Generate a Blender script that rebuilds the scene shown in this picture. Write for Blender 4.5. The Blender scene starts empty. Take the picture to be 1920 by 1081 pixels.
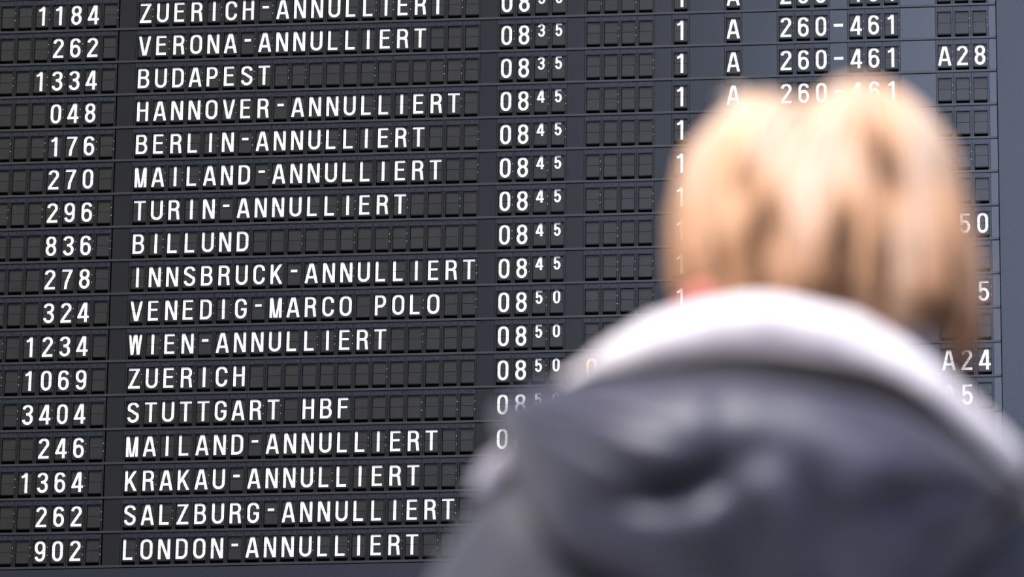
import bpy, bmesh, math, random
from math import sin, cos, pi, radians, sqrt
from mathutils import Vector, Matrix, noise
random.seed(7)
C = bpy.context.scene.collection
sc = bpy.context.scene

# ------------------------------------------------------------------ camera
cam_d = bpy.data.cameras.new('camera'); cam = bpy.data.objects.new('camera', cam_d); C.objects.link(cam)
CP = Vector((1.72305, -13.62939, 0.47))
cam.matrix_world = Matrix(((0.99508973, 0.02390347, 0.09604714, CP.x),
                           (0.09892149, -0.27265593, -0.95701269, CP.y),
                           (0.00331189, 0.96181462, -0.27368168, CP.z), (0, 0, 0, 1)))
cam_d.sensor_width = 36; cam_d.lens = 9500 / 1920 * 36
cam_d.shift_x = -0.125
cam_d.clip_start = .05; cam_d.clip_end = 300
cam_d.dof.use_dof = True; cam_d.dof.focus_distance = 14.28
cam_d.dof.aperture_fstop = 5.5
sc.camera = cam

# ------------------------------------------------------------------ world, lights, exposure
w = bpy.data.worlds.new('world'); sc.world = w; w.use_nodes = True
bg = w.node_tree.nodes['Background']
bg.inputs[0].default_value = (0.84, 0.86, 1.0, 1); bg.inputs[1].default_value = 0.25
sun_d = bpy.data.lights.new('sun', 'SUN'); sun = bpy.data.objects.new('sun', sun_d); C.objects.link(sun)
sun_d.energy = 8.0; sun_d.angle = radians(25); sun_d.color = (1, .965, .93)
sun.rotation_euler = Vector((0.30, 0.56, -0.90)).to_track_quat('-Z', 'Y').to_euler()
fill_d = bpy.data.lights.new('gloss_fill', 'AREA'); fill = bpy.data.objects.new('gloss_fill', fill_d); C.objects.link(fill)
fill_d.shape = 'RECTANGLE'; fill_d.size = 12; fill_d.size_y = 7; fill_d.energy = 1720; fill_d.color = (.58, .70, 1)      # added area light, gives the board its bluish gloss rising to the right
fill.location = (5.2, -21, 11); fill.rotation_euler = Vector((-.30, .90, -.30)).to_track_quat('-Z', 'Y').to_euler()
sc.view_settings.view_transform = 'Standard'; sc.view_settings.look = 'None'
sc.view_settings.gamma = 1; sc.view_settings.use_curve_mapping = False
sc.view_settings.exposure = 0.0

# ------------------------------------------------------------------ materials
def mat(name, col, rough=.5, spec=.5, noise_amt=0, noise_scale=40, col2=None, bump=0, world=False, sheen=0, coat=0, bscale=None):
    m = bpy.data.materials.new(name); m.use_nodes = True
    nt = m.node_tree; b = nt.nodes['Principled BSDF']
    b.inputs['Base Color'].default_value = (*col, 1); b.inputs['Roughness'].default_value = rough
    b.inputs['Specular IOR Level'].default_value = spec
    b.inputs['Sheen Weight'].default_value = sheen; b.inputs['Coat Weight'].default_value = coat
    if noise_amt or bump:
        if world: src = nt.nodes.new('ShaderNodeNewGeometry').outputs['Position']
        else: src = nt.nodes.new('ShaderNodeTexCoord').outputs['Object']
        n = nt.nodes.new('ShaderNodeTexNoise'); n.inputs['Scale'].default_value = noise_scale
        n.inputs['Detail'].default_value = 5; nt.links.new(src, n.inputs['Vector'])
        if noise_amt:
            r = nt.nodes.new('ShaderNodeValToRGB')
            r.color_ramp.elements[0].position = .5 - .5 * noise_amt; r.color_ramp.elements[1].position = .5 + .5 * noise_amt
            r.color_ramp.elements[0].color = (*col, 1); r.color_ramp.elements[1].color = (*(col2 or col), 1)
            nt.links.new(n.outputs['Fac'], r.inputs[0]); nt.links.new(r.outputs[0], b.inputs['Base Color'])
        if bump:
            n2 = nt.nodes.new('ShaderNodeTexNoise'); n2.inputs['Scale'].default_value = bscale or noise_scale
            n2.inputs['Detail'].default_value = 3; nt.links.new(src, n2.inputs['Vector'])
            bp = nt.nodes.new('ShaderNodeBump'); bp.inputs['Strength'].default_value = bump; bp.inputs['Distance'].default_value = .002
            nt.links.new(n2.outputs['Fac'], bp.inputs['Height']); nt.links.new(bp.outputs[0], b.inputs['Normal'])
    return m

M = {}
M['housing'] = mat('housing_plastic', (.007, .007, .008), .24, .36, .5, 60, (.011, .011, .013), world=True)
M['lintel'] = mat('lintel_scuffed', (.007, .007, .009), .26, .40, .3, 130, (.018, .021, .032), world=True)
M['flap'] = mat('flap_plastic', (.012, .0115, .0105), .26, .40, .6, 9, (.019, .018, .017), world=True)
M['hole'] = mat('shaft_black', (.003, .003, .004), .8, .2)
M['rail'] = mat('rail_metal', (.016, .0155, .016), .30, .5, .6, 30, (.022, .021, .022), world=True)
M['panel'] = mat('filler_plastic', (.007, .007, .008), .2, .55, .6, 6, (.010, .010, .012), world=True)
M['case'] = mat('case_powder_coat', (.007, .008, .014), .24, .5, .3, 500, (.016, .018, .027), bump=.15, world=True)
M['print'] = mat('white_print', (.86, .87, .88), .5, .4)
M['print_orange'] = mat('orange_print', (.85, .38, .10), .5, .4)
M['pin'] = mat('pin_metal', (.34, .34, .35), .4, .6)
M['wall'] = mat('wall_panel_paint', (.35, .36, .38), .7, .3, .5, 1.5, (.40, .41, .43), world=True)
M['floor'] = mat('floor_stone', (.13, .13, .135), .3, .5, .5, 3, (.17, .17, .17), world=True)
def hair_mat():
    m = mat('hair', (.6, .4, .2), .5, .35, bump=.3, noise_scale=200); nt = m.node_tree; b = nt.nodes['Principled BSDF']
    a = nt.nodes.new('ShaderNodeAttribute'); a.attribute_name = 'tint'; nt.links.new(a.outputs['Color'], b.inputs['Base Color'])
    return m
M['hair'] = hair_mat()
M['hair_gold'] = mat('hair_under', (.46, .24, .12), .5, .35, .6, 40, (.30, .15, .075))
M['fleece'] = mat('white_fleece', (.74, .68, .71), .9, .2, .6, 60, (.80, .73, .77), bump=.8, sheen=.3, bscale=300)
M['fleece_grey'] = mat('grey_fleece', (.26, .25, .29), .9, .2, .6, 60, (.32, .30, .35), bump=.8, bscale=300)
M['jacket'] = mat('jacket_cloth', (.017, .017, .030), .6, .4, .6, 14, (.026, .026, .042), bump=.2, sheen=.3, bscale=120)
M['hood'] = mat('hood_cloth', (.036, .034, .062), .5, .5, .6, 14, (.026, .025, .044), bump=.15, bscale=120, sheen=.15)
M['hem'] = mat('hood_rim_shade', (.006, .0055, .006), .85, .15, .5, 90, (.009, .008, .009), bump=.3)  # shaded side of the hood's rim, painted as a near-black colour
M['red'] = mat('dark_red_cloth', (.020, .003, .006), .85, .2)
M['kerchief'] = mat('coral_cloth', (.62, .20, .18), .8, .2)
M['skin'] = mat('skin', (.72, .42, .32), .5, .4, .5, 30, (.66, .36, .27))
M['lips'] = mat('lips', (.50, .16, .14), .4, .5)
M['eye'] = mat('eye_white', (.8, .8, .78), .2, .5); M['iris'] = mat('iris', (.05, .09, .14), .2, .5)
M['trousers'] = mat('denim', (.03, .045, .09), .8, .3, .6, 80, (.045, .06, .11))
M['shoe'] = mat('shoe_leather', (.03, .022, .018), .4, .5); M['sole'] = mat('shoe_sole', (.35, .33, .30), .7, .3)
M['zip'] = mat('zip_metal', (.4, .4, .42), .3, .6)

# ------------------------------------------------------------------ helpers
def mesh_of(name, bm, mats, smooth=False):
    me = bpy.data.meshes.new(name); bm.to_mesh(me); bm.free()
    for m in mats: me.materials.append(m)
    if smooth:
        for p in me.polygons: p.use_smooth = True
    return me
def obj(name, me, parent=None, loc=(0, 0, 0)):
    o = bpy.data.objects.new(name, me); C.objects.link(o); o.location = loc
    if parent: o.parent = parent
    return o
def tag(o, label=None, cat=None, group=None, kind=None):
    if label: o['label'] = label
    if cat: o['category'] = cat
    if group: o['group'] = group
    if kind: o['kind'] = kind
    return o
def box(bm, x0, x1, y0, y1, z0, z1, mi=0):
    v = [bm.verts.new(p) for p in ((x0,y0,z0),(x1,y0,z0),(x1,y1,z0),(x0,y1,z0),(x0,y0,z1),(x1,y0,z1),(x1,y1,z1),(x0,y1,z1))]
    for f in ((0,3,2,1),(4,5,6,7),(0,1,5,4),(1,2,6,5),(2,3,7,6),(3,0,4,7)):
        bm.faces.new([v[i] for i in f]).material_index = mi
def quad(bm, pts, mi=0):
    f = bm.faces.new([bm.verts.new(p) for p in pts]); f.material_index = mi; return f

# The board is modelled in millimetres: x right, up = z, towards the viewer = -y.
MM = .001
PX, PZ = 50.0, 99.05            # module pitch and line pitch
BH = 4.392718                   # height of the board's reference point
def bx_(c): return (c - 22) * PX * MM
def bz_(r): return BH + ((8 - r) * PZ - 7) * MM

# ------------------------------------------------------------------ glyphs (centre lines, 59 mm cap height)
CH = 59.0
def arc(cx, cy, rx, ry, a0, a1, n=10):
    return [(cx + rx * cos(radians(a0 + (a1 - a0) * i / n)), cy + ry * sin(radians(a0 + (a1 - a0) * i / n))) for i in range(n + 1)]
def ribbon(pts, wd, closed=False):
    p = [Vector(q) for q in pts]
    q = [p[0]]
    for a in p[1:]:
        if (a - q[-1]).length > .05: q.append(a)
    if closed and (q[0] - q[-1]).length < .05: q.pop()
    n = len(q); L, Rr = [], []
    for i in range(n):
        a = q[(i - 1) % n] if (closed or i > 0) else None
        b = q[(i + 1) % n] if (closed or i < n - 1) else None
        d1 = (q[i] - a).normalized() if a is not None else None
        d2 = (b - q[i]).normalized() if b is not None else None
        if d1 is None: d1 = d2
        if d2 is None: d2 = d1
        n1 = Vector((-d1.y, d1.x)); n2 = Vector((-d2.y, d2.x))
        m = (n1 + n2)
        m = n1 if m.length < 1e-4 else m.normalized()
        k = wd / 2 / max(.35, m.dot(n1))
        L.append(q[i] + m * k); Rr.append(q[i] - m * k)
    out = []
    for i in range(n if closed else n - 1):
        j = (i + 1) % n
        out.append([Rr[i], Rr[j], L[j], L[i]])
    return out
def glyph(ch, w=7.4):
    i = w / 2; T = CH - i; S = []          # S: (points, width, closed)
    t = w * .9; bt, tp = t / 2, CH - t / 2
    def oval(x0, x1, y0, y1, ry):
        rx = (x1 - x0) / 2; cx = (x0 + x1) / 2; ry = min(ry, (y1 - y0) / 2)
        return arc(cx, y1 - ry, rx, ry, 0, 180) + arc(cx, y0 + ry, rx, ry, 180, 360)
    W = 32
    if ch in '0OQ':
        W = 30 if ch == '0' else 34; S = [(oval(i, W - i, bt, tp, 15), w, 1)]
    elif ch == '1': W = 17; S = [([(W-i, -2), (W-i, 61)], w, 0), ([(0, 46.3), (5, 47.6), (9.5, 51.5), (12, 58)], w*.86, 0)]
    elif ch == '2': W = 30; S = [(arc(W/2, tp-13, W/2-i, 13, 172, -18, 14) + [(i+.6, bt+3)], w, 0), ([(0, bt), (W, bt)], t, 0)]
    elif ch == '3':
        W = 31; m = 30.5
        S = [(arc(W/2, tp-12.2, W/2-i-.6, 12.2, 170, -60, 14) + [(W/2+2, m)], w, 0), (([(W/2-4, m), (W/2+2, m)] + arc(W/2, bt+13.4, W/2-i, 13.4, 60, -170, 14)), w, 0), ([(W/2-4, m), (W/2+5, m)], w*.85, 0)]
    elif ch == '4': W = 32; S = [([(23, -2), (23, 61)], w, 0), ([(0, 15.2), (W, 15.2)], t, 0), ([(0+2, 12), (21.5, 62)], w, 0)]
    elif ch == '5':
        W = 30; S = [([(3, tp), (W-1.5, tp)], t, 0), ([(i+2.2, CH), (i+1.4, 29)], w*.95, 0), (arc(W/2-.3, bt+15.6, W/2-i+.3, 15.6, 155, -165, 20), w, 0)]
    elif ch == '6':
        W = 30; S = [(oval(i, W-i, bt, 34.5, 14), w, 1), (arc(W/2, tp-14, W/2-i, 14, 15, 180, 12) + [(i, 17)], w, 0)]
    elif ch == '9':
        W = 30; S = [(oval(i, W-i, CH-34.5, tp, 14), w, 1), (arc(W/2, bt+14, W/2-i, 14, -165, 0, 12) + [(W-i, CH-17)], w, 0)]
    elif ch == '7': W = 30; S = [([(0, tp), (W, tp)], t, 0), ([(W-i-.3, CH-t*.6), (18, 34), (12.5, 18), (10.5, -2)], w, 0)]
    elif ch == '8':
        W = 30; S = [(oval(i+.8, W-i-.8, 31-.2, tp, 13), w, 1), (oval(i, W-i, bt, 31.2, 14), w, 1)]
    elif ch == 'A': W = 38; S = [([(3.4, -3), (17.6, 62)], w, 0), ([(W-3.4, -3), (W-17.6, 62)], w, 0), ([(6, 17), (32, 17)], t, 0)]
    elif ch == 'V': W = 36; S = [([(3.2, 62), (16.8, -3)], w, 0), ([(W-3.2, 62), (W-16.8, -3)], w, 0)]
    elif ch == 'B':
        W = 33; S = [([(i, 0), (i, CH)], w, 0), ([(0, tp), (18, tp)] + arc(18, (31+tp)/2, W-2-i-18, (tp-31)/2, 80, -80) + [(0, 31)], t*1.05, 0), ([(0, 31), (18, 31)] + arc(18, (31+bt)/2, W-i-18, (31-bt)/2, 80, -80) + [(0, bt)], t*1.05, 0)]
    elif ch == 'C': W = 33; S = [(arc(W/2, tp-15, W/2-i, 15, -4, 180, 14) + arc(W/2, bt+15, W/2-i, 15, 180, 364, 14), w, 0)]
    elif ch == 'G': W = 33; S = [(arc(W/2, tp-15, W/2-i, 15, -2, 180, 14) + arc(W/2, bt+15, W/2-i, 15, 180, 360, 14) + [(W-i, 29.5)], w, 0), ([(17, 27), (W, 27)], t, 0)]
    elif ch == 'D': W = 33; S = [([(i, 0), (i, CH)], w, 0), ([(0, tp), (15, tp)] + arc(15, tp-15, W-i-15, 15, 85, 0) + arc(15, bt+15, W-i-15, 15, 0, -85) + [(15, bt), (0, bt)], w, 0)]
    elif ch in 'EF':
        W = 28.5; S = [([(i, 0), (i, CH)], w, 0), ([(0, tp), (W, tp)], t, 0), ([(0, 31), (W-2, 31)], t, 0)]
        if ch == 'E': S.append(([(0, bt), (W, bt)], t, 0))
    elif ch == 'H': W = 32; S = [([(i, 0), (i, CH)], w, 0), ([(W-i, 0), (W-i, CH)], w, 0), ([(0, 31), (W, 31)], t, 0)]
    elif ch == 'I': W = w; S = [([(i, 0), (i, CH)], w, 0)]
    elif ch == 'K': W = 34; S = [([(i, 0), (i, CH)], w, 0), ([(4, 19), (31, 62)], w, 0), ([(12.5, 34), (31, -3)], w, 0)]
    elif ch == 'L': W = 27; S = [([(i, 0), (i, CH)], w, 0), ([(0, bt), (W, bt)], t, 0)]
    elif ch == 'M':
        W = 34; u = w * .98; S = [([(u/2, 0), (u/2, CH)], u, 0), ([(W-u/2, 0), (W-u/2, CH)], u, 0), ([(5.4, 62), (14.9, -3)], u*.8, 0), ([(W-5.4, 62), (W-14.9, -3)], u*.8, 0)]
    elif ch == 'W':
        W = 38; u = w * .86; S = [([(2.7, 62), (10, -3)], u, 0), ([(17.6, 62), (10.4, -3)], u, 0), ([(20.4, 62), (27.6, -3)], u, 0), ([(W-2.7, 62), (28, -3)], u, 0)]
    elif ch == 'N': W = 34; S = [([(i, 0), (i, CH)], w, 0), ([(W-i, 0), (W-i, CH)], w, 0), ([(4.2, 62), (W-4.2, -3)], w*.95, 0)]
    elif ch in 'PR':
        W = 31.5; m = 26 if ch == 'P' else 29.5
        S = [([(i, 0), (i, CH)], w, 0), ([(0, tp), (17, tp)] + arc(17, (m+tp)/2, W-i-17-.4, (tp-m)/2, 82, -82) + [(0, m)], t*1.08, 0)]
        if ch == 'R': S.append(([(12, m), (18, m-.5)] + arc(19.5, m-7.5, 6.4, 7, 80, 5, 5) + [(27, 12), (28.4, 0)], w, 0))
    elif ch == 'S':
        W = 33; S = [(arc(W/2, tp-13, W/2-i-.4, 13, 8, 205, 14) + [(W/2-4, 33.5), (W/2+4, 27.5)] + arc(W/2, bt+13.4, W/2-i, 13.4, 35, -172, 14), w, 0)]
    elif ch == 'T': W = 34; S = [([(W/2, 0), (W/2, CH)], w, 0), ([(0, tp), (W, tp)], t, 0)]
    elif ch == 'U': W = 34; S = [([(i, CH)] + arc(W/2, bt+14, W/2-i, 14, 180, 360, 16) + [(W-i, CH)], w, 0)]
    elif ch == 'Z': W = 33; S = [([(1, tp), (W-1, tp)], t, 0), ([(0, bt), (W, bt)], t, 0), ([(2.6, -1), (W-3.4, 60)], w, 0)]
    elif ch == '-': W = 18; S = [([(0, 37), (W, 37)], t*1.02, 0)]
    elif ch == '=': W = 26; S = [([(0, 29.5), (W, 29.5)], w*1.08, 0)]
    return W, S
def put_glyph(bm, ch, mi, ox, oy, scale=1.0, w=7.4, y0=-1e9, y1=1e9, zf=lambda y: 0.0, centre=None):
    """print a glyph into bm in flap coordinates (x right, y up, -z... depth from zf), clipped to y0..y1"""
    W, S = glyph(ch, w)
    if centre is not None: ox = centre - W * scale / 2
    k = 0
    for pts, wd, cl in S:
        k += 1
        g = bmesh.new()
        for q in ribbon(pts, wd, bool(cl)):
            quad(g, [(ox + v.x * scale, oy + v.y * scale, 0) for v in q])
        bmesh.ops.remove_doubles(g, verts=g.verts, dist=.01)
        lo, hi = max(y0, oy), min(y1, oy + CH * scale)
        for cut, nrm in ((lo, (0, -1, 0)), (hi, (0, 1, 0))):
            if g.verts:
                bmesh.ops.bisect_plane(g, geom=g.verts[:] + g.edges[:] + g.faces[:], plane_co=(0, cut, 0), plane_no=nrm, clear_outer=True)
        vm = {v: bm.verts.new((v.co.x * MM, (zf(v.co.y) - .12 - .06 * k) * MM, v.co.y * MM)) for v in g.verts}
        for f in g.faces:
            try: bm.faces.new([vm[v] for v in f.verts]).material_index = mi
            except ValueError: pass
        g.free()

# ------------------------------------------------------------------ flap module meshes
OW = 38.5; SP = 50.2; LB = 22.0     # opening width, split height, glyph base line
UZ = lambda y: 3.2 + (y - SP) * .035       # depth (mm, +y = back) of the upper flap
LZ = lambda y: 3.0 - (SP - y) * .02
def plate(bm, x0, x1, y0, y1, zf, th=.8, mi=0, taper=0):
    a = [(x0 + taper, y0), (x1 - taper, y0), (x1, y1), (x0, y1)] if taper else [(x0, y0), (x1, y0), (x1, y1), (x0, y1)]
    fr = [bm.verts.new((x * MM, zf(y) * MM, y * MM)) for x, y in a]
    bk = [bm.verts.new((x * MM, (zf(y) + th) * MM, y * MM)) for x, y in a]
    bm.faces.new(fr).material_index = mi; bm.faces.new(bk[::-1]).material_index = mi
    for i in range(4):
        j = (i + 1) % 4
        bm.faces.new((fr[j], fr[i], bk[i], bk[j])).material_index = mi
flap_cache = {}
def flaps(ch, small=False, orange=False):
    key = (ch, small, orange)
    if key in flap_cache: return flap_cache[key]
    sc_ = .655 if small else 1.0; wd = 8.9 if small else 7.4
    oy = LB + CH - CH * sc_ + 2 if small else LB
    mi = 1
    res = []
    for up in (True, False):
        bm = bmesh.new()
        if up: plate(bm, 1.0, OW - 1.0, SP + .6, 86, UZ)
        else:
            plate(bm, 1.0, OW - 1.0, 18.0, SP - .6, LZ, 1.2)
            plate(bm, 2.0, OW - 2.0, 16.0, 17.8, lambda y: 4.5)      # edges of the flaps stacked behind
        if ch != ' ':
            ctr = OW / 2
            if ch in 'LKEFBRPDHUN' : ctr = None
            W = glyph(ch, wd)[0]
            ox = 3.0 if W < 33 else (OW - W) / 2
            if ch == '1': ctr = None; ox = OW / 2 - 8.5 * sc_ - 1.5
            put_glyph(bm, ch, mi, ox, oy, sc_, wd, y0=SP + .5 if up else -1e9, y1=1e9 if up else SP - .5, zf=UZ if up else LZ, centre=ctr)
        res.append(mesh_of('flap_mesh', bm, [M['flap'], M['print_orange'] if orange else M['print']]))
    flap_cache[key] = res
    return res
def housing_mesh(variant):
    bm = bmesh.new()
    x0, x1 = -5.75, PX - 5.75; o0, o1 = 7.0, 83.0; D = 22
    g = .35
    box_ = lambda a, b, c, d, e, f, m=0: box(bm, a * MM, b * MM, e * MM, f * MM, c * MM, d * MM, m)
    box_(x0 + g, -.0, o0, 98.2, 0, D)                # left cheek
    box_(OW, x1 - g, o0, 98.2, 0, D)                 # right cheek
    box_(-0.0, OW, o1, 98.2, 0, D, 1)                # lintel over the opening
    box_(x0 + g, x1 - g, o1 + 1.5, 97.4, -.6, .0, 1) # scuffed lintel cover
    box_(0, OW, o0, o1, D - 1, D, 2)                 # black back of the shaft
    box_(0, OW, o0 - 1.4, o0, 0, D, 0)               # sill
    box_(-2.6, -.4, o0, o1 - 6, -.9, 0)              # raised edge beside the opening
    for s in (-.1, OW - 1.5): box_(s, s + 1.6, SP - 4, SP + 3, 1.2, 3.4, 2)    # hinge ears
    for dz in (-11.5, 11.5):                          # retaining pins
        xx = OW + 2.6
        box_(xx - .8, xx + .8, SP + dz - 1.3, SP + dz + 1.3, -.9, 0, 3 if variant else 0)
    return mesh_of('housing_mesh', bm, [M['housing'], M['lintel'], M['hole'], M['pin']])
HM = [housing_mesh(0), housing_mesh(1)]

rails = {}
def make_row(r, cells, label):
    """one line unit of the board: rail, filler panels and one module per character"""
    root = bpy.data.objects.new('flight_line', None); C.objects.link(root)
    root.location = (bx_(0), 0, bz_(r)); root.empty_display_size = .1
    tag(root, label, 'display line', 'flap lines of the departure board')
    if not rails:
        bm = bmesh.new()
        xl, xr = (-9 * PX - 5.75) * MM, (49.28 * PX) * MM
        box(bm, xl, xr, -.0030, .022, .0, .0064); box(bm, xl, xr, -.001, .022, -.0004, -.0001)
        rails['r'] = mesh_of('rail_mesh', bm, [M['rail']])
        for n in (1, 2, .42):
            for hy in (0, 1):
                bm = bmesh.new()
                x0, x1 = (-5.75 + .5) * MM, (n * PX - 5.75 - .5) * MM
                box(bm, x0, x1, -.0004, .012, .0070, .0955)
                box(bm, x0, x1, .0015, .012, .0955, .0985)
                if hy: put_glyph(bm, '=', 1, 0, LB, zf=lambda y: -.4, centre=OW / 2)
                rails[(n, hy)] = mesh_of('filler_mesh', bm, [M['panel'], M['print']])
    obj('rail', rails['r'], root)
    for c, n, hy in ((-9, 1, 0), (-1, 1, 0), (20, 1, 0), (25, 1, 0), (30, 1, 0), (32, 2, 0), (35, 2, 0), (40, 1, 1 if cells.get(39) else 0), (44, 2, 0), (49, .42, 0)):
        obj('filler_panel', rails[(n, hy)], root, (c * PX * MM, 0, 0))
    for c in list(range(-8, -1)) + list(range(0, 20)) + [21, 22, 23, 24, 26, 27, 28, 29, 31, 34, 37, 38, 39, 41, 42, 43, 46, 47, 48]:
        v = cells.get(c, ' ')
        ch, small, orange = (v, False, False) if isinstance(v, str) else v
        h = obj('flap_module', HM[1 if random.random() < .33 else 0], root, ((c * PX + (-3.0 if c < 0 else 0)) * MM, 0, 0))
        up, lo = flaps(ch, small, orange)
        a = obj('upper_flap', up, h); b = obj('lower_flap', lo, h)
        a.rotation_euler = (random.uniform(-.02, .02), 0, 0)
        a.location = (0, 0, 0); b.location = (0, random.uniform(-.0004, .0003), 0)
        a.rotation_euler = (0, 0, random.uniform(-.008, .008))

ROWS = [
 ('1184', 'ZUERICH-ANNULLIERT', '0830', ''), ('262', 'VERONA-ANNULLIERT', '0835', ''), ('1334', 'BUDAPEST', '0835', 'A28'),
 ('048', 'HANNOVER-ANNULLIERT', '0845', ''), ('176', 'BERLIN-ANNULLIERT', '0845', ''), ('270', 'MAILAND-ANNULLIERT', '0845', ''),
 ('296', 'TURIN-ANNULLIERT', '0845', ''), ('836', 'BILLUND', '0845', 'A50'), ('278', 'INNSBRUCK-ANNULLIERT', '0845', ''),
 ('324', 'VENEDIG-MARCO POLO', '0850', '  5'), ('1234', 'WIEN-ANNULLIERT', '0850', ''), ('1069', 'ZUERICH', '0850', 'A24'),
 ('3404', 'STUTTGART HBF', '0850', 'A5 '), ('246', 'MAILAND-ANNULLIERT', '0850', ''), ('1364', 'KRAKAU-ANNULLIERT', '0850', ''),
 ('262', 'SALZBURG-ANNULLIERT', '', ''), ('902', 'LONDON-ANNULLIERT', '', '')]

# ------------------------------------------------------------------ setting: floor, wall, board cabinet
def struct(name, bm, m, parent=None):
    o = obj(name, mesh_of(name, bm, [m]), parent)
    if not parent: o['kind'] = 'structure'
    return o
bm = bmesh.new(); box(bm, -14, 14, -22, 1.2, -.12, 0); struct('floor', bm, M['floor'])
bm = bmesh.new(); box(bm, -14, 14, .32, .5, 0, 9); struct('wall_back', bm, M['wall'])

XL, XR = bx_(-9) - 5.75 * MM, bx_(49) + (.42 * PX - 5.75) * MM
ZT, ZB = bz_(-1) , bz_(16) - .0004
cab = bpy.data.objects.new('board_cabinet', None); C.objects.link(cab); cab.location = (0, 0, ZB)
tag(cab, 'dark blue-grey metal casing framing the departure board, plain edge right of the gate column', 'board casing')
def cpart(name, b):
    bm = bmesh.new(); box(bm, b[0], b[1], b[2], b[3], b[4] - ZB, b[5] - ZB)
    bmesh.ops.bevel(bm, geom=bm.edges[:], offset=.0015, segments=1, affect='EDGES')
    return obj(name, mesh_of(name, bm, [M['case']]), cab)
G = .0012
cpart('side_frame', (XR + G, XR + .30, -.004, .32, ZB - .30, ZT + .25))
cpart('side_frame', (XL - .30, XL - G, -.004, .32, ZB - .30, ZT + .25))
cpart('bottom_frame', (XL - G, XR + G, -.002, .32, ZB - .30, ZB - G))
cpart('top_frame', (XL - G, XR + G, -.002, .32, ZT + G, ZT + .25))
cpart('back_panel', (XL - G, XR + G, .03, .32, ZB - G, ZT + G))

# ------------------------------------------------------------------ the lines of the board
def words(r, n, d, t, g):
    if d == 'ZUERICH' or d == 'BUDAPEST' or d == 'BILLUND' or d == 'STUTTGART HBF': return 'black split-flap line of the departure board reading %s %s %s' % (n, d, t)
    if 'VENEDIG' in d: return 'black split-flap line of the departure board reading 324 VENEDIG 0850'
    if n == '270': return 'black split-flap line between the BERLIN and TURIN lines, reading 270 MAILAND-ANNULLIERT'
    if n == '246': return 'black split-flap line between the STUTTGART and KRAKAU lines, reading 246 MAILAND-ANNULLIERT'
    return ('black split-flap line of the departure board reading %s %s %s' % (n, d, t)).strip()
for r, (num, dest, tm, gate) in enumerate(ROWS):
    cells = {}
    for i, ch in enumerate(num): cells[-2 - len(num) + i] = ch
    for i, ch in enumerate(dest): cells[i] = ch
    for i, ch in enumerate(tm): cells[21 + i] = (ch, i > 1, False)
    if r <= 10: cells[31] = '1'
    if r <= 6: cells[34] = 'A'
    if r <= 6:
        for c, ch in zip((37, 38, 39, 41, 42, 43), '260461'): cells[c] = ch
    for i, ch in enumerate(gate): cells[46 + i] = ch
    if r == 11: cells[26] = ('0', False, True)
    make_row(r, cells, words(r, num, dest, tm, gate))

# ------------------------------------------------------------------ the person
person = bpy.data.objects.new('person', None); C.objects.link(person)
person.location = (1.475422, -9.946181, 0); person.rotation_euler = (0, 0, radians(3.85))
tag(person, 'person seen from behind with short blond hair, dark hooded jacket and white fleece collar', 'person')

def grid_surface(bm, fn, nu, nv, cu=False, cap=False, mi=0):
    vs = [[bm.verts.new(fn(i / nu if cu else i / (nu), j / nv)) for j in range(nv + 1)] for i in range(nu if cu else nu + 1)]
    n = len(vs)
    for i in range(n if cu else n - 1):
        for j in range(nv):
            f = bm.faces.new((vs[i][j], vs[(i + 1) % n][j], vs[(i + 1) % n][j + 1], vs[i][j + 1])); f.material_index = mi
    if cap:
        bm.faces.new([vs[i][0] for i in range(n)][::-1]); bm.faces.new([vs[i][-1] for i in range(n)])
    return vs
def tube(bm, pts, radii, n=12, flat=None, smooth_n=6):
    """closed tapering tube through points (Catmull-Rom); flat = (sx, sy) scales of the section"""
    P = [Vector(p) for p in pts]; K = len(P)
    def cr(a, b, c, d, t):
        return .5 * ((2 * b) + (c - a) * t + (2 * a - 5 * b + 4 * c - d) * t * t + (3 * b - a - 3 * c + d) * t ** 3)
    path, rad = [], []
    for i in range(K - 1):
        a, b, c, d = P[max(i - 1, 0)], P[i], P[i + 1], P[min(i + 2, K - 1)]
        for s in range(smooth_n):
            t = s / smooth_n; path.append(cr(a, b, c, d, t))
            u = t * t * (3 - 2 * t); rad.append(radii[i] * (1 - u) + radii[i + 1] * u)
    path.append(P[-1]); rad.append(radii[-1])
    rings = []
    up = Vector((0, 1, 0)) if abs((path[1] - path[0]).normalized().y) < .9 else Vector((1, 0, 0))
    for i, p in enumerate(path):
        d = (path[min(i + 1, len(path) - 1)] - path[max(i - 1, 0)]).normalized()
        s = d.cross(up).normalized(); up = s.cross(d).normalized()
        fx, fy = flat or (1, 1)
        rings.append([bm.verts.new(p + (s * cos(2 * pi * k / n) * fx + up * sin(2 * pi * k / n) * fy) * rad[i]) for k in range(n)])
    for a, b in zip(rings, rings[1:]):
        for k in range(n): bm.faces.new((a[k], a[(k + 1) % n], b[(k + 1) % n], b[k]))
    bm.faces.new(rings[0][::-1]); bm.faces.new(rings[-1])
def ball(bm, c, r, n=20):
    m = Matrix.Translation(c) @ Matrix.Diagonal((*r, 1))
    bmesh.ops.create_uvsphere(bm, u_segments=n, v_segments=n // 2 + 2, radius=1, matrix=m)
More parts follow.
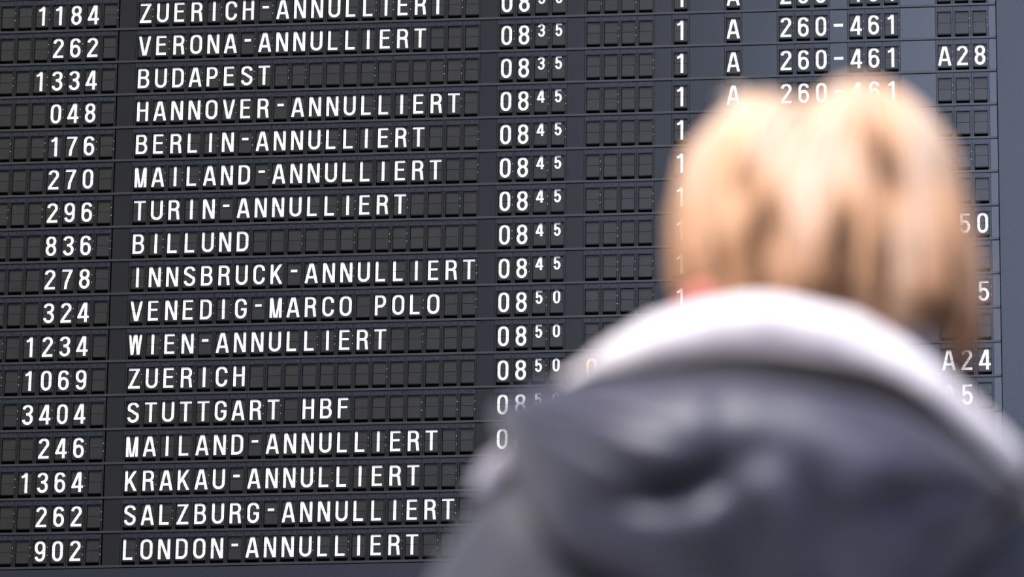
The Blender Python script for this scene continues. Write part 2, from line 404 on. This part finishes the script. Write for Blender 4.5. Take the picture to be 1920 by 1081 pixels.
def loft(bm, secs, n=40):
    """stack of (z, cx, cy, rx, ry, squareness)"""
    def fn(u, v):
        a = 2 * pi * u; f = v * (len(secs) - 1); i = min(int(f), len(secs) - 2); t = f - i; t = t * t * (3 - 2 * t) if 0 < i < len(secs) - 2 else t
        z, cx, cy, rx, ry = [secs[i][k] * (1 - t) + secs[i + 1][k] * t for k in range(5)]
        e = .85
        cc, ss = cos(a), sin(a)
        return (cx + rx * abs(cc) ** e * (1 if cc > 0 else -1), cy + ry * abs(ss) ** e * (1 if ss > 0 else -1), z)
    grid_surface(bm, fn, n, (len(secs) - 1) * 3, cu=True, cap=True)
def fused(name, bm, mats, voxel, smooth=2, disp=None):
    """fuse overlapping closed shapes into one continuous skin"""
    bmesh.ops.recalc_face_normals(bm, faces=bm.faces)
    me = mesh_of(name, bm, [])
    o = bpy.data.objects.new('tmp', me); C.objects.link(o)
    md = o.modifiers.new('r', 'REMESH'); md.mode = 'VOXEL'; md.voxel_size = voxel; md.use_smooth_shade = True
    sm = o.modifiers.new('s', 'SMOOTH'); sm.iterations = smooth; sm.factor = .5
    bpy.context.view_layer.update()
    out = bpy.data.meshes.new_from_object(o.evaluated_get(bpy.context.evaluated_depsgraph_get()))
    bpy.data.objects.remove(o)
    out.name = name
    out.materials.clear()
    for m in mats: out.materials.append(m)
    for p in out.polygons: p.use_smooth = True
    if disp:
        for v in out.vertices: v.co = disp(v.co.copy())
    return out

# body: head, neck, trunk, arms, hands and legs as one skin
HX, HY, HZ = .022, .03, 1.565          # skull centre
bm = bmesh.new()
ball(bm, (HX, HY + .005, HZ + .018), (.076, .094, .088), 28)
ball(bm, (HX, HY + .045, HZ - .045), (.058, .056, .068), 24)               # jaw
ball(bm, (HX, HY + .085, HZ - .092), (.022, .016, .016), 14)               # chin
tube(bm, [(HX, HY + .094, HZ + .012), (HX, HY + .108, HZ - .018), (HX, HY + .118, HZ - .034), (HX, HY + .096, HZ - .044)], [.008, .010, .013, .009], 10)
for s in (-1, 1):
    ball(bm, (HX + s * .013, HY + .103, HZ - .037), (.009, .010, .007), 10)  # nostril wing
    ball(bm, (HX + s * .040, HY + .074, HZ - .020), (.022, .018, .018), 12)  # cheek
    tube(bm, [(HX + s * .014, HY + .098, HZ + .026), (HX + s * .032, HY + .096, HZ + .033), (HX + s * .052, HY + .080, HZ + .026)], [.006, .007, .005], 8)
    tube(bm, [(HX + s * .074, HY + .012, HZ + .022), (HX + s * .087, HY - .004, HZ + .030), (HX + s * .088, HY - .010, HZ + .005), (HX + s * .078, HY + .006, HZ - .024)], [.006, .008, .007, .006], 8)  # ear
tube(bm, [(HX - .022, HY + .098, HZ - .062), (HX, HY + .106, HZ - .060), (HX + .022, HY + .098, HZ - .062)], [.004, .007, .004], 8)
tube(bm, [(HX - .020, HY + .097, HZ - .070), (HX, HY + .104, HZ - .072), (HX + .020, HY + .097, HZ - .070)], [.004, .007, .004], 8)
tube(bm, [(HX, HY + .01, HZ - .04), (0, .02, 1.47), (-.02, .0, 1.40)], [.058, .054, .075], 18)
BX = -.03
loft(bm, [(.80, BX, 0, .15, .10), (.90, BX, 0, .165, .11), (1.0, BX, 0, .14, .10), (1.08, BX, 0, .125, .09), (1.2, BX, 0, .145, .10), (1.30, BX, 0, .160, .10), (1.36, BX, 0, .12, .08), (1.40, BX, 0, .07, .06)])
for s in (-1, 1):
    sx = BX + s * .175
    tube(bm, [(BX + s * .10, 0, 1.335), (BX + s * .150, 0, 1.305), (BX + s * .215, .0, 1.19), (BX + s * .25, .0, 1.07), (BX + s * .262, .035, .93), (BX + s * .268, .06, .83)], [.045, .052, .044, .037, .031, .024], 14)
    hx, hy, hz = BX + s * .268, .063, .815
    tube(bm, [(hx, hy - .004, hz + .02), (hx, hy, hz - .02), (hx, hy + .004, hz - .07), (hx, hy + .006, hz - .085)], [.024, .030, .034, .026], 12, flat=(.55, 1.15))
    for k, (dy, ln) in enumerate(((-.026, .060), (-.009, .074), (.009, .080), (.027, .070))):
        b = (hx, hy + dy, hz - .078)
        tube(bm, [b, (hx - s * .002, hy + dy * 1.12, hz - .078 - ln * .4), (hx - s * .010, hy + dy * 1.15, hz - .078 - ln * .75), (hx - s * .022, hy + dy * 1.15, hz - .078 - ln)], [.0092, .0088, .008, .0066], 8)
    tube(bm, [(hx, hy + .022, hz - .015), (hx - s * .006, hy + .044, hz - .042), (hx - s * .012, hy + .052, hz - .070), (hx - s * .016, hy + .052, hz - .090)], [.012, .0115, .010, .008], 8)
    tube(bm, [(BX + s * .085, 0, .86), (BX + s * .095, .0, .70), (BX + s * .10, .01, .48), (BX + s * .105, -.01, .34), (BX + s * .11, -.01, .10)], [.085, .078, .055, .052, .036], 16)
    tube(bm, [(BX + s * .11, -.02, .055), (BX + s * .12, .05, .045), (BX + s * .13, .13, .03)], [.035, .034, .022], 12)
body = obj('body', fused('body_mesh', bm, [M['skin']], .0045, 2), person)
for s in (-1, 1):
    bm = bmesh.new(); ball(bm, (0, 0, 0), (.012, .012, .012), 16)
    for f in bm.faces:
        if f.calc_center_median().normalized().y > .86: f.material_index = 1
    obj('eye', mesh_of('eye_mesh', bm, [M['eye'], M['iris']], True), person, (HX + s * .032, HY + .083, HZ + .006))
bm = bmesh.new()
for dz, r in ((-.0615, .0052), (-.0705, .0058)):
    tube(bm, [(HX - .022, HY + .1015, HZ + dz), (HX, HY + .1085, HZ + dz), (HX + .022, HY + .1015, HZ + dz)], [.002, r, .002], 8)
obj('lips', mesh_of('lips_mesh', bm, [M['lips']], True), person)

# trousers and shoes
bm = bmesh.new()
loft(bm, [(.76, BX, 0, .165, .115), (.84, BX, 0, .175, .12), (.95, BX, 0, .165, .115), (1.0, BX, 0, .15, .108)])
for s in (-1, 1):
    tube(bm, [(BX + s * .085, 0, .84), (BX + s * .097, .0, .70), (BX + s * .102, .01, .48), (BX + s * .107, -.01, .30), (BX + s * .11, -.01, .085)], [.098, .094, .072, .068, .062], 18)
obj('trousers', fused('trousers_mesh', bm, [M['trousers']], .008, 3), person)
for s in (-1, 1):
    sx = BX + s * .115
    bm = bmesh.new()
    tube(bm, [(sx, -.055, .060), (sx, -.01, .068), (sx + s * .008, .06, .056), (sx + s * .014, .12, .044), (sx + s * .018, .165, .036)], [.036, .050, .044, .042, .026], 14)
    sh = obj('shoe', fused('shoe_mesh', bm, [M['shoe']], .006, 3), person)
    bm = bmesh.new()
    def sole(u, v, sx=sx, s=s):
        a = 2 * pi * u; t = sin(a); y = .055 + .125 * t
        return (sx + s * (.012 * (t + 1) * .5) + cos(a) * (.046 + .004 * t), y, .002 + .016 * v)
    grid_surface(bm, sole, 28, 1, cu=True, cap=True)
    so = obj('sole', mesh_of('sole_mesh', bm, [M['sole']]), sh)

# jacket
def fold(co):
    n = noise.noise(Vector((co.x * 9, co.y * 9, co.z * 5))) * .010 + noise.noise(Vector((co.x * 24 + 3, co.y * 20, co.z * 14))) * .004
    d = Vector((co.x - BX, co.y, 0))
    return co + d.normalized() * n if d.length > .05 else co
bm = bmesh.new()
loft(bm, [(.80, BX, 0, .225, .14), (.92, BX, 0, .215, .14), (1.08, BX, 0, .20, .135), (1.22, BX, 0, .205, .14), (1.30, BX, 0, .195, .13), (1.36, BX, 0, .155, .105), (1.42, BX, 0, .115, .085), (1.445, BX, 0, .085, .075)])
for s in (-1, 1):
    tube(bm, [(BX + s * .115, 0, 1.335), (BX + s * .160, 0, 1.304), (BX + s * .216, 0, 1.19), (BX + s * .262, 0, 1.07), (BX + s * .272, .03, .95), (BX + s * .272, .058, .84)], [.062, .070, .064, .058, .052, .045], 20)
jk = obj('jacket', fused('jacket_mesh', bm, [M['jacket']], .007, 4, fold), person)
bm = bmesh.new(); box(bm, BX - .004, BX + .004, .140, .146, .86, 1.36)
obj('zip', mesh_of('zip_mesh', bm, [M['zip']]), jk)

# outline points measured at the person, moved to a depth Y in front (-) of or behind (+) the body's plane
def pl(x, z, Y): return Vector((x * (1 + Y / 3.85), Y, z + Y * .285))
def interp(tab, t):
    f = t * (len(tab) - 1); i = min(int(f), len(tab) - 2); t = f - i
    a, b, c, d = tab[max(i - 1, 0)], tab[i], tab[i + 1], tab[min(i + 2, len(tab) - 1)]
    return [.5 * (2 * b[k] + (c[k] - a[k]) * t + (2 * a[k] - 5 * b[k] + 4 * c[k] - d[k]) * t * t + (3 * b[k] - a[k] - 3 * c[k] + d[k]) * t ** 3) for k in range(len(b))]
# hood hanging on the back: rim (x, z, Y) and lower edge (x, z, Y)
RIM = [(-.232, 1.431, -.050), (-.180, 1.451, -.085), (-.124, 1.461, -.110), (-.041, 1.470, -.125), (.06, 1.455, -.120), (.119, 1.416, -.100), (.172, 1.362, -.055)]
LOW = [(-.229, 1.416, -.055), (-.207, 1.364, -.095), (-.165, 1.318, -.130), (-.045, 1.270, -.150), (.07, 1.275, -.150), (.130, 1.320, -.115), (.170, 1.356, -.060)]
def g_(x, c, w_): return math.exp(-((x - c) / w_) ** 2)
def hood_front(u, v):
    r = interp(RIM, u); l = interp(LOW, u)
    x = r[0] * (1 - v) + l[0] * v; z = r[1] * (1 - v) + l[1] * v; Y = r[2] * (1 - v) + l[2] * v
    e = sin(pi * u) ** .6
    vv = max(0, (v - .045) / .955); k = sin(pi * vv ** .52) ** .9
    Y -= .076 * e * k
    X = x; V = v
    cr = 0
    gr = lambda c, w_, lo: g_(X, c, w_) * min(1, max(0, (V - lo) * 6))
    cr += .030 * g_(X, -.084 - .25 * (V - .5), .022) * g_(V, .52, .13)          # deep pocket left of the middle
    cr += .012 * gr(-.064 + .02 * V, .008, .42) + .013 * gr(-.040 + .01 * V, .010, .45)
    cr += .016 * gr(-.018 + .06 * V, .012, .34) + .008 * gr(.030 + .09 * V, .012, .36)
    cr += .009 * g_(V - .9 * (X + .22), .20, .035) * g_(X, -.16, .05)            # long pleats running to the left tip
    cr += .008 * g_(V - 1.3 * (X + .22), .36, .04) * g_(X, -.17, .05)
    cr += .009 * g_(V + 1.0 * (X - .10), .50, .06) * g_(X, .09, .05)
    cr += .008 * g_(X, -.060, .010) * (1 - V)                                       # seam dent in the middle
    Y += cr * e * min(1, k * 1.6)
    Y += .007 * noise.noise(Vector((X * 16, V * 4, 2))) * e
    return pl(x, z, Y)
def hood_back(u, v):
    r = interp(RIM, u); l = interp(LOW, u)
    p = pl(r[0] * (1 - v) + l[0] * v, r[1] * (1 - v) + l[1] * v, r[2] * (1 - v) + l[2] * v)
    e = sin(pi * u) * sin(pi * v)
    p.y += .035 * e + .006; return p
bm = bmesh.new()
grid_surface(bm, hood_front, 90, 50); grid_surface(bm, lambda u, v: hood_back(1 - u, v), 90, 50)
bmesh.ops.remove_doubles(bm, verts=bm.verts, dist=.0010)
bmesh.ops.recalc_face_normals(bm, faces=bm.faces)
hood = obj('hood', mesh_of('hood_mesh', bm, [M['hood']], True), person)
bm = bmesh.new()                                        # shade of the rim roll, put in as a near-black band
def shade_w(u):
    T = [(0, .0), (.20, .001), (.36, .055), (.50, .070), (.62, .105), (.80, .13), (1.01, .18)]
    for a, b in zip(T, T[1:]):
        if u <= b[0]: break
    return a[1] + (b[1] - a[1]) * (u - a[0]) / (b[0] - a[0])
def shade_at(u, v, d):
    u = .20 + .80 * u; p = hood_front(u, -.015 + (shade_w(u) + .015) * v); t = sin(pi * u) ** .5
    return p + Vector((0, -d * t * (1 if 0 < v < 1 else .3), -.001 * (d > .004)))
def shade_ring(u, v):
    n = v * 2
    return shade_at(u, n, .007) if n <= 1 else shade_at(u, 2 - n, -.002)
grid_surface(bm, shade_ring, 80, 24)
bmesh.ops.recalc_face_normals(bm, faces=bm.faces)
obj('rim_shade_band', mesh_of('rim_shade_mesh', bm, [M['hem']], True), hood)
bm = bmesh.new()
tube(bm, [pl(.112, 1.336, -.128), pl(.140, 1.354, -.108), pl(.162, 1.370, -.075)], [.005, .010, .007], 12)
o = obj('hood_lining', mesh_of('lining_mesh', bm, [M['red']], True), hood); o['label'] = 'dark red lining at the right tip of the hood'
bm = bmesh.new()
tube(bm, [pl(-.214, 1.400, -.03), pl(-.228, 1.380, -.03), pl(-.243, 1.362, -.03)], [.007, .013, .008], 12)
o = obj('hood_lining', mesh_of('lining_mesh', bm, [M['fleece_grey']], True), hood); o['label'] = 'grey fleece lining showing under the left tip of the hood'

# white fleece collar: a thick roll round the neck, its back lying on the hood
COL = [(-.166, 1.441, .0), (-.140, 1.459, -.045), (-.103, 1.477, -.075), (-.045, 1.491, -.088), (.020, 1.484, -.088), (.080, 1.452, -.078), (.126, 1.412, -.055), (.156, 1.380, -.020)]
bm = bmesh.new()
cp = [pl(*c) for c in COL]
cp = cp + [Vector((.13, .08, 1.40)), Vector((.05, .135, 1.385)), Vector((-.05, .145, 1.385)), Vector((-.13, .10, 1.41)), Vector((-.160, .05, 1.432))]
tube(bm, cp + [cp[0]], [.015, .019, .022, .022, .022, .020, .018, .014, .022, .024, .024, .022, .018, .018], 18, smooth_n=8)
bmesh.ops.remove_doubles(bm, verts=bm.verts, dist=.0005)
for v in bm.verts:
    v.co += Vector((0, 0, 1)) * noise.noise(v.co * 30) * .003 + Vector((0, 1, 0)) * noise.noise(v.co * 40) * .003
col = obj('collar', mesh_of('collar_mesh', bm, [M['fleece']], True), person); col['label'] = 'thick white fleece collar'
bm = bmesh.new()
def inner(u, v):
    a = 2 * pi * u
    return (-.02 + cos(a) * (.085 + .06 * (1 - v)), .015 + sin(a) * (.078 + .05 * (1 - v)), 1.41 + .06 * v)
grid_surface(bm, inner, 40, 6, cu=True, cap=False)
obj('scarf', mesh_of('scarf_mesh', bm, [M['fleece']], True), person)

bm = bmesh.new()
tube(bm, [pl(-.090, 1.500, -.02), pl(-.070, 1.514, -.045), pl(-.045, 1.512, -.06)], [.008, .011, .006], 12)
o = obj('neckerchief', mesh_of('kerchief_mesh', bm, [M['kerchief']], True), person); o['label'] = 'coral cloth showing between hair and collar'
# hair: an under-layer and locks that run from the crown to the hem
PROF = [(0, 1.676, .030, 0), (.10, 1.672, .028, .040), (.22, 1.655, .018, .076), (.36, 1.627, .014, .096), (.52, 1.582, .015, .1045), (.68, 1.537, .021, .1105), (.84, 1.492, .026, .109), (1.0, 1.446, .026, .092)]
def prof(t):
    for a, b in zip(PROF, PROF[1:]):
        if t <= b[0]: break
    k = (t - a[0]) / (b[0] - a[0])
    return [a[i] * (1 - k) + b[i] * k for i in range(1, 4)]
def hair_pt(phi, t, off=0.0):
    z, cx, r = prof(min(max(t, 0), 1))
    grv = -.007 * g_(math.sin(phi * 1.0 - .35), 0, .12) * (t > .1) - .005 * g_(sin(phi + .5 - t * .8), 0, .10)
    grv += .006 * noise.noise(Vector((phi * 2.2, t * 1.5, 4)))
    R = r + (off + grv) * min(1, r / .05)
    tw = phi + .35 * (1 - t) ** 2
    x = cx + sin(tw) * R; y = .015 - cos(tw) * R * 1.04
    top = max(0, min(1, (z - 1.62) / .04))
    z += top * (.006 * g_(x, .052, .026) - .013 * g_(x, .004, .018) + .002 * g_(x, -.035, .02))
    return Vector((x, y, z + off * .5 * max(0, 1 - r / .1)))
def hem(phi):
    a = abs((phi + pi) % (2 * pi) - pi)
    h = .93 + .03 * sin(phi) - .06 * (sin(phi) < 0) * abs(sin(phi))
    if a > 2.0: h = h * max(0, 1 - (a - 2.0) / .35) + .30 * min(1, (a - 2.0) / .35)
    return h
bm = bmesh.new()
grid_surface(bm, lambda u, v: hair_pt(u * 2 * pi, v * (hem(u * 2 * pi) - .06), -.011), 64, 24, cu=True)
hair = obj('hair', mesh_of('hair_base_mesh', bm, [M['hair_gold']], True), person); hair['label'] = 'short blond hair with darker streaks'
bm = bmesh.new()
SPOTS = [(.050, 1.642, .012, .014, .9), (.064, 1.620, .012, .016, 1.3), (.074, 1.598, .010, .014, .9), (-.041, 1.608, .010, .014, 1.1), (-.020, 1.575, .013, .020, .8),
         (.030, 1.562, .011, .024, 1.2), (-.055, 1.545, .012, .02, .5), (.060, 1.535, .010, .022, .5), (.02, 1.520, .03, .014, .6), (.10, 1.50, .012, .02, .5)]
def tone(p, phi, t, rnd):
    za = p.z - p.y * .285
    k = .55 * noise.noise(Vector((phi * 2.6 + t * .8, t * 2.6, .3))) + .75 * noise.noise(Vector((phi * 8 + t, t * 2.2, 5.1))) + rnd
    k += .10 + .40 * (za - 1.575) / .1 - .35 * (p.x - .02)  # light put into the tint: crown and left side paler, low right darker
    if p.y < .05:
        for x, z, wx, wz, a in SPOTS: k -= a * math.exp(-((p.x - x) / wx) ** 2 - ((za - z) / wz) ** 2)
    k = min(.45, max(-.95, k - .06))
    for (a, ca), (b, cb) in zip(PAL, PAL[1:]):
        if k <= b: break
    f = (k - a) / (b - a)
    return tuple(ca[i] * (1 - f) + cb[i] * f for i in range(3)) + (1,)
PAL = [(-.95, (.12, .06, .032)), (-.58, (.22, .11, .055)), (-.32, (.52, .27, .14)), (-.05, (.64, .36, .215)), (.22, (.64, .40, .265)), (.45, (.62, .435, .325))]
def lock(phi, t0, t1, wd, off, rnd):
    n = 15; rings = []; tones = []
    ph = random.uniform(0, 6); am = random.uniform(.02, .12); dr = random.gauss(0, .10)
    for i in range(n + 1):
        s = i / n; t = t0 + (t1 - t0) * s
        f = phi + am * sin(ph + s * 4) + dr * s
        p = hair_pt(f, t, off * sin(pi * min(1, s + .15)) ** .5 + (.005 * (s ** 4)))
        q = hair_pt(f + .05, t, off); tan = (q - p); tan = tan.normalized() if tan.length > 1e-6 else Vector((1, 0, 0))
        out = Vector((p.x - .02, p.y - .015, .02)).normalized()
        wv = wd * (.55 + .45 * sin(pi * s)) * (1 - s ** 5 * .9)
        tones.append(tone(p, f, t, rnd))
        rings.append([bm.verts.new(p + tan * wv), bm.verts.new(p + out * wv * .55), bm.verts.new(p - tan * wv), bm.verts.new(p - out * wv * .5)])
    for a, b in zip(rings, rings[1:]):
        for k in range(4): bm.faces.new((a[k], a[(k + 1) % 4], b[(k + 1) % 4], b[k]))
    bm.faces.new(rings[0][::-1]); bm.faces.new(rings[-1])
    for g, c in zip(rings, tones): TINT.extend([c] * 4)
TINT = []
for i in range(2300):
    phi = random.uniform(-pi, pi)
    t0 = random.choice((0, 0, .05, .12, .22, .35)) + random.uniform(0, .06)
    t1 = min(hem(phi) * random.uniform(.88, 1.04), 1.0)
    if t1 < t0 + .1: t0 = 0
    lock(phi, t0, t1, random.uniform(.0022, .0050), random.uniform(-.005, .007), random.uniform(-.16, .16))
for i in range(26):                                     # a fine wisp standing off the left of the crown
    a = random.uniform(-1, 1); b = random.uniform(0, 1)
    p0 = Vector((-.035 + a * .006, -.02, 1.655)); p1 = p0 + Vector((-.016 - .008 * b, 0, .014 + .006 * a))
    rings = []
    for k in range(5):
        c = p0.lerp(p1, k / 4) + Vector((0, 0, .003 * sin(pi * k / 4))); rr = .0009 * (1 - k / 4.5)
        rings.append([bm.verts.new(c + Vector((cos(j * 2.1) * rr, sin(j * 2.1) * rr, cos(j * 2.1) * rr))) for j in range(3)])
    for u, v in zip(rings, rings[1:]):
        for j in range(3): bm.faces.new((u[j], u[(j + 1) % 3], v[(j + 1) % 3], v[j]))
    TINT.extend([(.74, .62, .52, 1)] * 15)
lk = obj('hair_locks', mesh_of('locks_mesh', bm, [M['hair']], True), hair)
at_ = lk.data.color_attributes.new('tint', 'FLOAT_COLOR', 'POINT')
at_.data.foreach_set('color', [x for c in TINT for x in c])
lk['kind'] = 'stuff'
